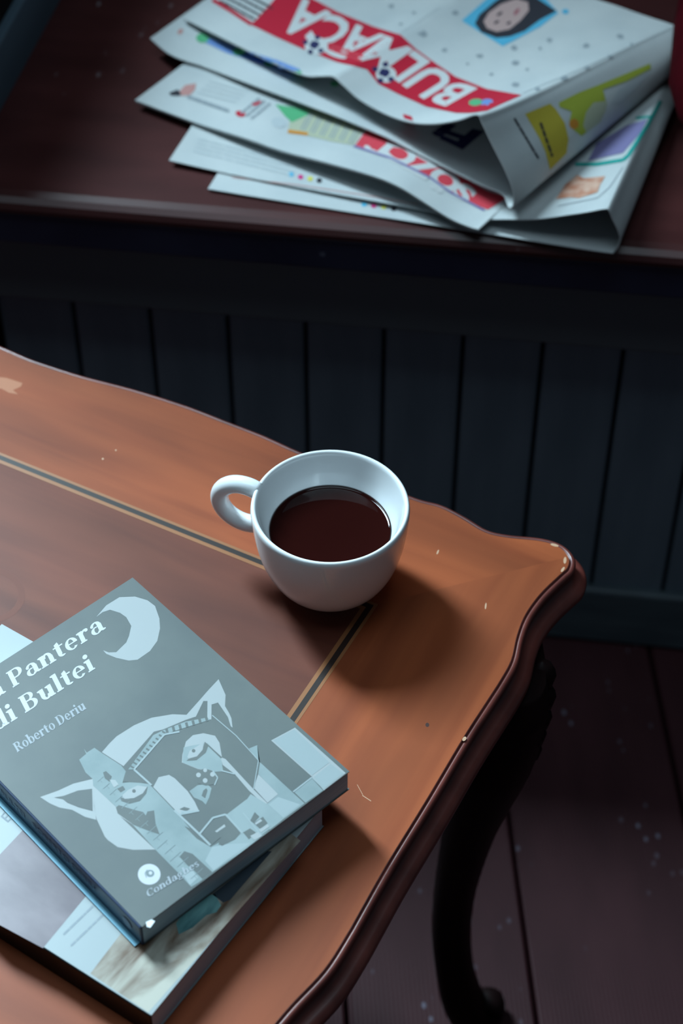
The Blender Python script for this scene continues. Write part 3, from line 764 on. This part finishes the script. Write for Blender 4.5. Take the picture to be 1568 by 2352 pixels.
# spine: a pale blue band along its foot and faint lettering
Mt = MROOT[top.name]
xs = -0.132 / 2 - 0.0004
obj('cover_flap', *box(xs - 0.0030, xs + 0.0002, -0.0845, 0.0860, 0.0001, 0.0006), 'spine_sky', top)
tv, tf = face_mesh('LA PANTERA DI BULTEI   ROBERTO DERIU', 0.01)
obj('spine_lettering', [(xs - 0.0003, 0.074 - u * 0.125, 0.0062 + v * 0.0042) for u, v in tv], tf, 'spine_text', top)
obj('spine_mark', [(xs - 0.0003, -0.076 + 0.0035 * math.cos(a), 0.008 + 0.0035 * math.sin(a)) for a in (2 * math.pi * k / 16 for k in range(16))], [tuple(range(16))], 'spine_text', top)

# ---- print on the lower book
s1 = plane_surf(Z1)
def c5(*P): return [(x / 3.9075, 1750 + y / 3.9075) for x, y in P]
laid('photo_band', [c5((-330, 1180), (240, 575), (800, 1170), (385, 1672), (-60, 1432))], 'photo_mauve', low, s1, 1)
laid('fur_photo', [c5((1085, 1540), (810, 1900), (1330, 2248)) + [(690, 1931), (620, 1880), (420, 1990)]], 'photo_fur', low, s1, 1)
laid('fur_photo_eye', [c4((640, 850), (700, 760), (860, 650), (920, 640), (965, 720), (930, 770), (860, 790), (760, 880), (660, 930))], 'photo_teal', low, s1, 2)
laid('fur_photo_dark', [c4((900, 640), (1300, 330), (1330, 330), (1030, 680), (980, 700))], 'photo_night', low, s1, 2)
laid('caption_lettering', text_rows(c5((570, 1550))[0], c5((890, 1240))[0], (17, 26), 2, 5.0, 0.12), 'ink_grey', low, s1, 2)
laid('cover_lettering', face_px('Em', [c5((70, 545))[0], c5((215, 405))[0]], [c5((5, 490))[0], c5((120, 350))[0]], 0.0), 'ink_grey', low, s1, 2)

# ================================================================== NEWSPAPERS
def resample(P, n):
    L = [0]
    for i in range(len(P) - 1): L.append(L[-1] + (P[i + 1] - P[i]).length)
    out = []; j = 0
    for k in range(n):
        s = L[-1] * k / (n - 1)
        while j < len(L) - 2 and L[j + 1] < s: j += 1
        out.append(P[j].lerp(P[j + 1], (s - L[j]) / max(L[j + 1] - L[j], 1e-9)))
    return out
def sheet(name, front, back, th, mat, parent, rows=14, per=6, ease=1.0, crumple=0.0, seed=1):
    """a folded sheaf of paper swept from its front edge to its back edge, given thickness"""
    f, b = catmull(front, per), catmull(back, per); n = len(f)
    rnd = random.Random(seed); ph = [rnd.uniform(0, 6) for _ in range(6)]
    G = []
    for r in range(rows + 1):
        v = r / rows; v2 = v ** ease
        row = []
        for i in range(n):
            p = f[i].lerp(b[i], v); z = f[i].z + (b[i].z - f[i].z) * v2
            u = i / n
            z += crumple * v * (math.sin(u * 11 + ph[0] + v * 3) + 0.6 * math.sin(u * 23 + v * 9 + ph[1])) * 0.5
            row.append(Vector((p.x, p.y, z)))
        G.append(row)
    def nrm(r, i):
        a = G[min(r + 1, rows)][i] - G[max(r - 1, 0)][i]; c = G[r][min(i + 1, n - 1)] - G[r][max(i - 1, 0)]
        return c.cross(a).normalized()
    V = [G[r][i] for r in range(rows + 1) for i in range(n)]
    V += [G[r][i] - nrm(r, i) * th for r in range(rows + 1) for i in range(n)]
    K = (rows + 1) * n; F = []
    for r in range(rows):
        for i in range(n - 1):
            a, b2, c, d = r * n + i, r * n + i + 1, (r + 1) * n + i + 1, (r + 1) * n + i
            F.append((a, b2, c, d)); F.append((K + d, K + c, K + b2, K + a))
    for i in range(n - 1):
        F.append((K + i, K + i + 1, i + 1, i)); j = rows * n + i; F.append((j, j + 1, K + j + 1, K + j))
    for r in range(rows):
        a, d = r * n, (r + 1) * n; F.append((a, d, K + d, K + a)); a += n - 1; d += n - 1; F.append((K + a, K + d, d, a))
    o = obj(name, V, F, mat, parent, world=True, smooth=False)
    for p in o.data.polygons: p.use_smooth = True
    es = o.modifiers.new('edge', 'EDGE_SPLIT'); es.split_angle = math.radians(50)
    return V, F
def zb(h): return BT + h * 0.001
def pv(P, u, s, z): return Vector((P.x + u.x * s * 0.001, P.y + u.y * s * 0.001, zb(z)))
def dirv(deg, L): return Vector((math.cos(math.radians(deg)) * L, math.sin(math.radians(deg)) * L, 0))

# --- lowest newspaper: pages C (upper) and D (lower), open fold at the right
P = at(477, 435, zb(2)); Qe = at(1410, 580, zb(3)); PC = at(388, 368, zb(5))
uD = (Qe - P).normalized(); uC = (Vector((Qe.x, Qe.y, 0)) - Vector((PC.x, PC.y, 0))).normalized()
dE = dirv(71, 0.205)
fr = [pv(PC, uC, s, z) for s, z in ((0, 5), (33, 4.0), (74, 4.0), (118, 4.8), (161, 6.0), (192, 6.6), (222, 8.5), (243, 13), (262, 18), (278, 24.6), (294, 31.5), (305, 36.8), (308.5, 36.5))]
fr += [on_plane(P, Qe, *q_) for q_ in ((1408, 505), (1422, 535), (1424, 556))] + [pv(P, uD, s, z) for s, z in ((280.5, 3.0), (276, 1.6), (248, 1.2), (198, 1.4), (159, 1.4), (96, 1.2), (50, 1.4), (0, 1.8))]
bk = []
for i, p in enumerate(fr):
    b = p + dE
    if i < 13: b.z = zb(3 + (p.z - BT) * 1000 * 0.38)
    elif i < 16: b.z = zb(4 + (p.z - BT) * 1000 * 0.35)
    bk.append(b)
np3 = root('newspaper', Vector((0.05, 1.15, BT)))
tag(np3, 'lowest newspaper of the pile, green-framed page and gaping fold', 'newspaper', None)
VE, FE = sheet('folded_sheets', fr, bk, 0.0007, 'newsprint', np3, 14, 6)
sE = bvh_surf(BVHTree.FromPolygons([Vector(v) for v in VE], FE))

# --- middle newspaper with the red and white masthead
P = at(310, 230, zb(8)); Qb = at(1088, 523, zb(11)); uB = (Vector((Qb.x, Qb.y, 0)) - Vector((P.x, P.y, 0))).normalized()
dB = dirv(53.5, 0.215)
tp = [on_plane(P, Qb, *q_) for q_ in ((310, 230), (445, 280), (560, 316), (650, 347), (760, 376), (860, 405), (915, 428), (960, 455), (1030, 500), (1078, 521))]
lo_ = [Vector((p.x, p.y, max(p.z - 0.0018, zb(6.2)) if i < 7 else p.z - 0.0018)) for i, p in enumerate(tp)]
fr = tp + [Vector((Qb.x, Qb.y, Qb.z - 0.0001)) + uB * 0.0025, Vector((Qb.x, Qb.y, Qb.z - 0.001)) + uB * 0.003] + lo_[::-1]
bk = []
for i, p in enumerate(fr):
    b = p + dB; h = (p.z - BT) * 1000
    b.z = zb(11 + (h - 8) * 0.2) if i < 11 else zb(9.0 + 0.15 * (h - 8)); bk.append(b)
np2 = root('newspaper', Vector((0.05, 1.2, BT)))
tag(np2, 'middle newspaper of the pile with narrow red masthead near its front edge', 'newspaper', None)
VB, FB = sheet('folded_sheets', fr, bk, 0.0009, 'newsprint', np2, 14, 6)
sB = bvh_surf(BVHTree.FromPolygons([Vector(v) for v in VB], FB))

# --- top newspaper: buckled puzzle page, rolled fold at the right, lower half sticking out in front
P = at(420, 42, zb(19)); Qa = at(1178, 475, zb(26)); uA = (Vector((Qa.x, Qa.y, 0)) - Vector((P.x, P.y, 0))).normalized()
PA = at(345, 90, zb(14)); QA = at(1165, 445, zb(24)); uL = (Vector((QA.x, QA.y, 0)) - Vector((PA.x, PA.y, 0))).normalized()
dA = dirv(53.0, 0.220)
tpx = ((420, 42), (505, 84), (600, 131), (693, 171), (735, 174), (764, 175), (785, 192), (827, 229), (889, 263), (947, 281), (1000, 283), (1052, 275), (1094, 262), (1108, 283), (1130, 330), (1160, 390), (1178, 435), (1180, 470), (1168, 478))
tbz = (19, 20, 22, 24, 25, 26, 26.5, 27.5, 29.5, 32, 36, 40, 44, 44, 42, 39, 35, 27, 24.5)
tbs = (0, 0, 0, 0, 0, 1, 2, 3, 5, 6, 8, 14, 22, 23, 21, 14, 9, 8, 6)
lpx = ((1152, 447), (1100, 425), (1000, 376), (900, 324), (860, 306), (760, 265), (600, 205), (470, 156), (388, 118), (345, 90))
tp = [on_plane(P, Qa, *q_) for q_ in tpx]
lw = [on_plane(PA, QA, *q_) for q_ in lpx[:-2]] + [at(394, 129, zb(12.5)), at(345, 90, zb(14))]
fr = tp + lw
bk = [Vector((p.x + uA.x * e_ * mm, p.y + uA.y * e_ * mm, zb(z))) + dA for p, z, e_ in zip(tp, tbz, tbs)] + [Vector((p.x, p.y, zb(15.5 + 8 * (1 - i / 9)))) + dA * 0.98 for i, p in enumerate(lw)]
np1 = root('newspaper', Vector((0.05, 1.25, BT)))
tag(np1, 'top newspaper of the pile with wide red puzzle banner and rolled fold', 'newspaper', None)
VA, FA = sheet('folded_sheets', fr, bk, 0.0009, 'newsprint', np1, 16, 6, 0.8, 0.002)
sA = bvh_surf(BVHTree.FromPolygons([Vector(v) for v in VA], FA))
# loose inner leaves showing below the lower half of the top paper
for dz, ds in ((1.1, 0), (2.2, 1)):
    lf = [Vector((p.x, p.y, p.z - dz * mm)) + dirv(52, 0.003 * dz) for p in lw[::-1][ds + 1:-1]]
    sheet('inner_leaf', lf, [Vector((p.x, p.y, p.z * 0 + zb(14.5 - dz + 7 * i / 8))) + dA * 0.9 for i, p in enumerate(lf)], 0.0002, 'newsprint', np1, 6, 3)

ML = 12
# ---- print on the top newspaper
banner = [(700, -12), (773, 27), (858, 62), (920, 81), (957, 115), (1000, 146), (1046, 177), (1118, 205), (1198, 219), (1150, 240), (1118, 255), (1080, 260), (1047, 260), (980, 246), (913, 216), (868, 193), (842, 160), (812, 152), (773, 143), (693, 112), (635, 86), (577, 58), (640, -12)]
laid('banner_print', [banner], 'ink_red', np1, sA, 1, ML)
laid('banner_border_print', polyline([(488, 0), (530, 25), (577, 56)], 9) + polyline([(577, 58), (640, 0)], 4), 'ink_red', np1, sA, 1, ML)
laid('banner_lettering', face_px('BULMACA', [(1098, 203), (1050, 186), (1011, 158), (964, 123), (915, 92), (850, 68), (782, 40), (735, 15), (697, -6)],
     [(1022, 246), (975, 231), (935, 206), (888, 172), (842, 146), (778, 124), (715, 98), (668, 80), (628, 66)], 0.03, 1.0), 'ink_white', np1, sA, 2, ML)
laid('box_lettering', text_rows((505, 2), (585, 45), (14, -8), 4, 5, 0.1), 'ink_black', np1, sA, 1, ML)
def clover(cx, cy, r, seed):
    rnd = random.Random(seed); out = []
    for k in range(9):
        a = k * 0.7 + rnd.uniform(-0.2, 0.2); d = r * (0.25 + 0.75 * (k % 2)); out.append(disc(cx + d * math.cos(a), cy + 0.8 * d * math.sin(a), r * 0.30, r * 0.25, 8))
    return out
laid('puzzle_mark_base', [disc(726, 106, 27, 20, 16), disc(886, 172, 24, 19, 16), disc(770, 124, 28, 8, 12, 0.35)], 'ink_white', np1, sA, 3, ML, each=True)
laid('puzzle_mark', clover(722, 104, 22, 1) + clover(882, 168, 24, 2), 'ink_navy', np1, sA, 4, ML, kind='stuff')
laid('banner_small_lettering', text_rows((758, 104), (835, 132), (-3, 9), 2, 6, 0.08), 'ink_red_light', np1, sA, 4, ML)
laid('logo_print', [disc(1092, 236, 16, 8, 12, -0.1)], 'ink_green', np1, sA, 3, ML)
laid('logo_print', [disc(1118, 236, 15, 8, 12, -0.1)], 'ink_blue', np1, sA, 3, ML)
sm = []
for (x, y, s) in ((970, 78, 13), (1020, 116, 9), (1102, 129, 10), (898, 15, 9), (920, 56, 7), (1180, 110, 11), (1184, 145, 12), (1262, 93, 9), (1345, 106, 11), (1424, 84, 11), (1184, 195, 12), (1400, 130, 9), (1347, 156, 9), (1294, 180, 11), (1450, 102, 6), (1240, 112, 6), (1073, 147, 6), (1128, 172, 7), (1045, 30, 10), (1210, 160, 6), (950, 30, 7), (1235, 205, 8)):
    rnd = random.Random(x)
    sm.append([(x + s * (0.75 + 0.35 * (k % 2) * rnd.random()) * math.cos(k * 0.628) * rnd.uniform(0.7, 1.1), y + s * 0.6 * math.sin(k * 0.628) * rnd.uniform(0.5, 1.2)) for k in range(10)])
laid('puzzle_clue_print', sm, 'ink_grey', np1, sA, 1, ML, kind='stuff')
laid('page_rule_print', polyline([(1200, 214), (1330, 160), (1490, 88), (1548, 62)], 1.6) + polyline([(918, 78), (1010, 18)], 1.4), 'ink_pale_grey', np1, sA, 1, ML, kind='stuff')
# portrait photograph, head downwards
laid('portrait_background', [[(1060, 48), (1122, -6), (1250, -6), (1282, 30), (1240, 62), (1154, 107)]], 'ink_sky', np1, sA, 1, ML)
laid('portrait_hair', [[(1090, 55), (1100, 35), (1135, 5), (1150, -5), (1230, -5), (1278, 26), (1240, 46), (1205, 72), (1170, 85), (1140, 88), (1105, 75)]], 'ink_black', np1, sA, 2, ML)
laid('portrait_face', [[(1110, 50), (1122, 30), (1150, 10), (1185, -2), (1212, 6), (1214, 25), (1195, 48), (1170, 68), (1140, 74), (1118, 66)]], 'ink_skin', np1, sA, 3, ML)
laid('portrait_features', [disc(1140, 52, 7, 3, 9, -0.5), disc(1147, 33, 8, 3, 9, -0.6), disc(1168, 54, 6, 3, 9, -0.5)], 'ink_black', np1, sA, 4, ML, each=True)
laid('portrait_mouth', [disc(1186, 28, 10, 4, 10, -0.9)], 'ink_lip', np1, sA, 4, ML)
laid('side_mark', [disc(1298, 27, 8, 6, 12)], 'ink_sky', np1, sA, 1, ML)
# print on the rolled part
laid('roll_block_print', [[(1205, 262), (1262, 238), (1275, 250), (1296, 282), (1305, 320), (1300, 352), (1262, 390), (1252, 350), (1238, 318)]], 'ink_mustard', np1, sA, 1, ML)
laid('roll_bird_print', [[(1282, 236), (1330, 212), (1372, 196), (1440, 168), (1492, 146), (1494, 158), (1440, 186), (1384, 206), (1392, 240), (1378, 280), (1334, 312), (1318, 300), (1306, 282), (1312, 256), (1284, 246)]], 'ink_lime', np1, sA, 1, ML)
laid('roll_bird_shadow_print', [[(1345, 258), (1362, 236), (1390, 232), (1390, 254), (1376, 282), (1345, 304), (1338, 288)]], 'ink_khaki', np1, sA, 2, ML)
laid('roll_beak_print', [disc(1317, 285, 11, 12, 12)], 'ink_orange', np1, sA, 2, ML)
laid('roll_picture_print', [[(1400, 240), (1420, 205), (1470, 175), (1492, 166), (1465, 200), (1425, 240)]], 'ink_pale_grey', np1, sA, 1, ML)
laid('roll_lettering', text_rows((1180, 272), (1236, 365), (6, -4), 1, 5, 0.1) + text_rows((1240, 282), (1268, 362), (10, -6), 1, 6, 0.25), 'ink_black', np1, sA, 3, ML)
# inside the roll: large dark letters in shade
laid('inner_page_lettering', face_px('Fi', [(1112, 302), (1022, 282)], [(1062, 345), (985, 308)], 0.05), 'ink_navy', np1, sA, 1, ML)
laid('inner_page_mark', [[(925, 262), (945, 268), (952, 288), (930, 282)]], 'ink_red', np1, sA, 1, ML)
# strip of small logos on the lower half
laid('strip_print', [[(468, 82), (560, 115), (640, 140), (690, 160), (680, 170), (600, 148), (520, 122), (470, 98)]], 'ink_blue', np1, sA, 1, ML)
laid('strip_mark_print', [disc(465, 88, 15, 11, 12), disc(548, 119, 14, 10, 12), disc(617, 146, 12, 8, 12), disc(683, 168, 10, 6, 12), disc(768, 193, 10, 7, 12)], 'ink_green', np1, sA, 2, ML, each=True)
laid('strip_red_mark', [disc(414, 73, 8, 5, 10, -0.8)], 'ink_pink', np1, sA, 1, ML)

# ---- print on the middle newspaper
laid('masthead_print', [[(847, 291), (913, 313), (970, 338), (1030, 371), (1084, 420), (1120, 440), (1153, 450), (1174, 440), (1160, 458), (1120, 482), (1075, 465), (1035, 440), (986, 406), (898, 362), (815, 335)]], 'ink_red_light', np2, sB, 1, ML)
laid('masthead_lettering', face_px('SÖZCÜ', [(1098, 442), (1040, 396), (975, 355), (910, 324), (862, 304)], [(1062, 474), (1000, 440), (930, 402), (870, 366), (822, 330)], 0.05, 0.92), 'ink_white', np2, sB, 2, ML)
laid('masthead_rule', polyline([(812, 336), (898, 364), (986, 408), (1035, 443), (1112, 484)], 5), 'ink_violet', np2, sB, 3, ML)
laid('listing_block', [[(668, 258), (700, 248), (760, 258), (842, 288), (812, 334), (760, 325), (706, 312), (662, 300)]], 'ink_khaki', np2, sB, 1, ML)
laid('listing_lettering', [r for k in range(6) for r in text_rows((712 + 22 * k, 258 + 6 * k), (690 + 22 * k, 300 + 6 * k), (7, 2), 2, 3.5, 0.1)], 'ink_grey', np2, sB, 2, ML)
laid('green_block', [[(632, 240), (700, 252), (712, 262), (670, 282), (655, 268)]], 'ink_green', np2, sB, 2, ML)
laid('orange_block', [[(662, 298), (708, 305), (706, 312), (660, 306)]], 'ink_orange', np2, sB, 2, ML)
laid('red_mark', [disc(552, 262, 12, 7, 10, 0.2), disc(590, 238, 14, 4, 8, -0.3)], 'ink_red', np2, sB, 1, ML, each=True)
laid('small_lettering', text_rows((620, 238), (575, 275), (-12, -6), 3, 6, 0.15), 'ink_grey', np2, sB, 1, ML)
laid('caption_lettering', text_rows((430, 222), (526, 256), (6, -10), 1, 8, 0.06), 'ink_grey', np2, sB, 1, ML)
laid('column_lettering', text_rows((452, 212), (545, 236), (9, -8), 4, 3, 0.1), 'ink_pale_grey', np2, sB, 1, ML)
laid('photo_print', [[(412, 210), (425, 196), (450, 192), (448, 206), (435, 220), (414, 220)]], 'ink_pink', np2, sB, 1, ML)
laid('photo_shadow_print', [[(388, 214), (408, 206), (416, 216), (412, 221), (392, 220)]], 'ink_black', np2, sB, 2, ML)
laid('green_figure_print', [disc(640, 282, 18, 12, 12, 0.2)], 'ink_pale_grey', np2, sB, 1, ML)

# ---- print on the lowest newspaper
for col, pts in (('ink_sky', ((668, 401), (836, 470))), ('ink_magenta', ((690, 407), (858, 473))), ('ink_yellow', ((712, 411), (881, 476))), ('ink_black', ((733, 415), (904, 480)))):
    laid('colour_dot_print', [disc(x, y, 6.5, 5.5, 12) for x, y in pts], col, np3, sE, 1, ML, each=True)
laid('red_rule_print', polyline([(532, 408), (680, 425), (820, 446), (960, 470)], 1.8), 'ink_pink', np3, sE, 1, ML)
laid('column_lettering', text_rows((455, 320), (690, 378), (-4, 9), 4, 3.2, 0.12), 'ink_pale_grey', np3, sE, 1, ML)
laid('green_frame_print', polyline([(1320, 378), (1370, 378), (1430, 368), (1442, 358), (1485, 290), (1516, 232)], 8) + polyline([(1460, 272), (1500, 268)], 6), 'ink_teal', np3, sE, 2, ML)
laid('blue_picture_print', [[(1350, 370), (1370, 330), (1440, 288), (1486, 274), (1470, 306), (1430, 352)]], 'ink_violet', np3, sE, 1, ML)
laid('thin_frame_print', polyline([(1280, 474), (1372, 455), (1400, 430), (1430, 385)], 1.8), 'ink_grey', np3, sE, 1, ML)
laid('orange_picture_print', [[(1276, 458), (1298, 424), (1325, 402), (1340, 410), (1390, 405), (1378, 425), (1372, 442), (1330, 456), (1310, 454)]], 'ink_flesh', np3, sE, 1, ML)
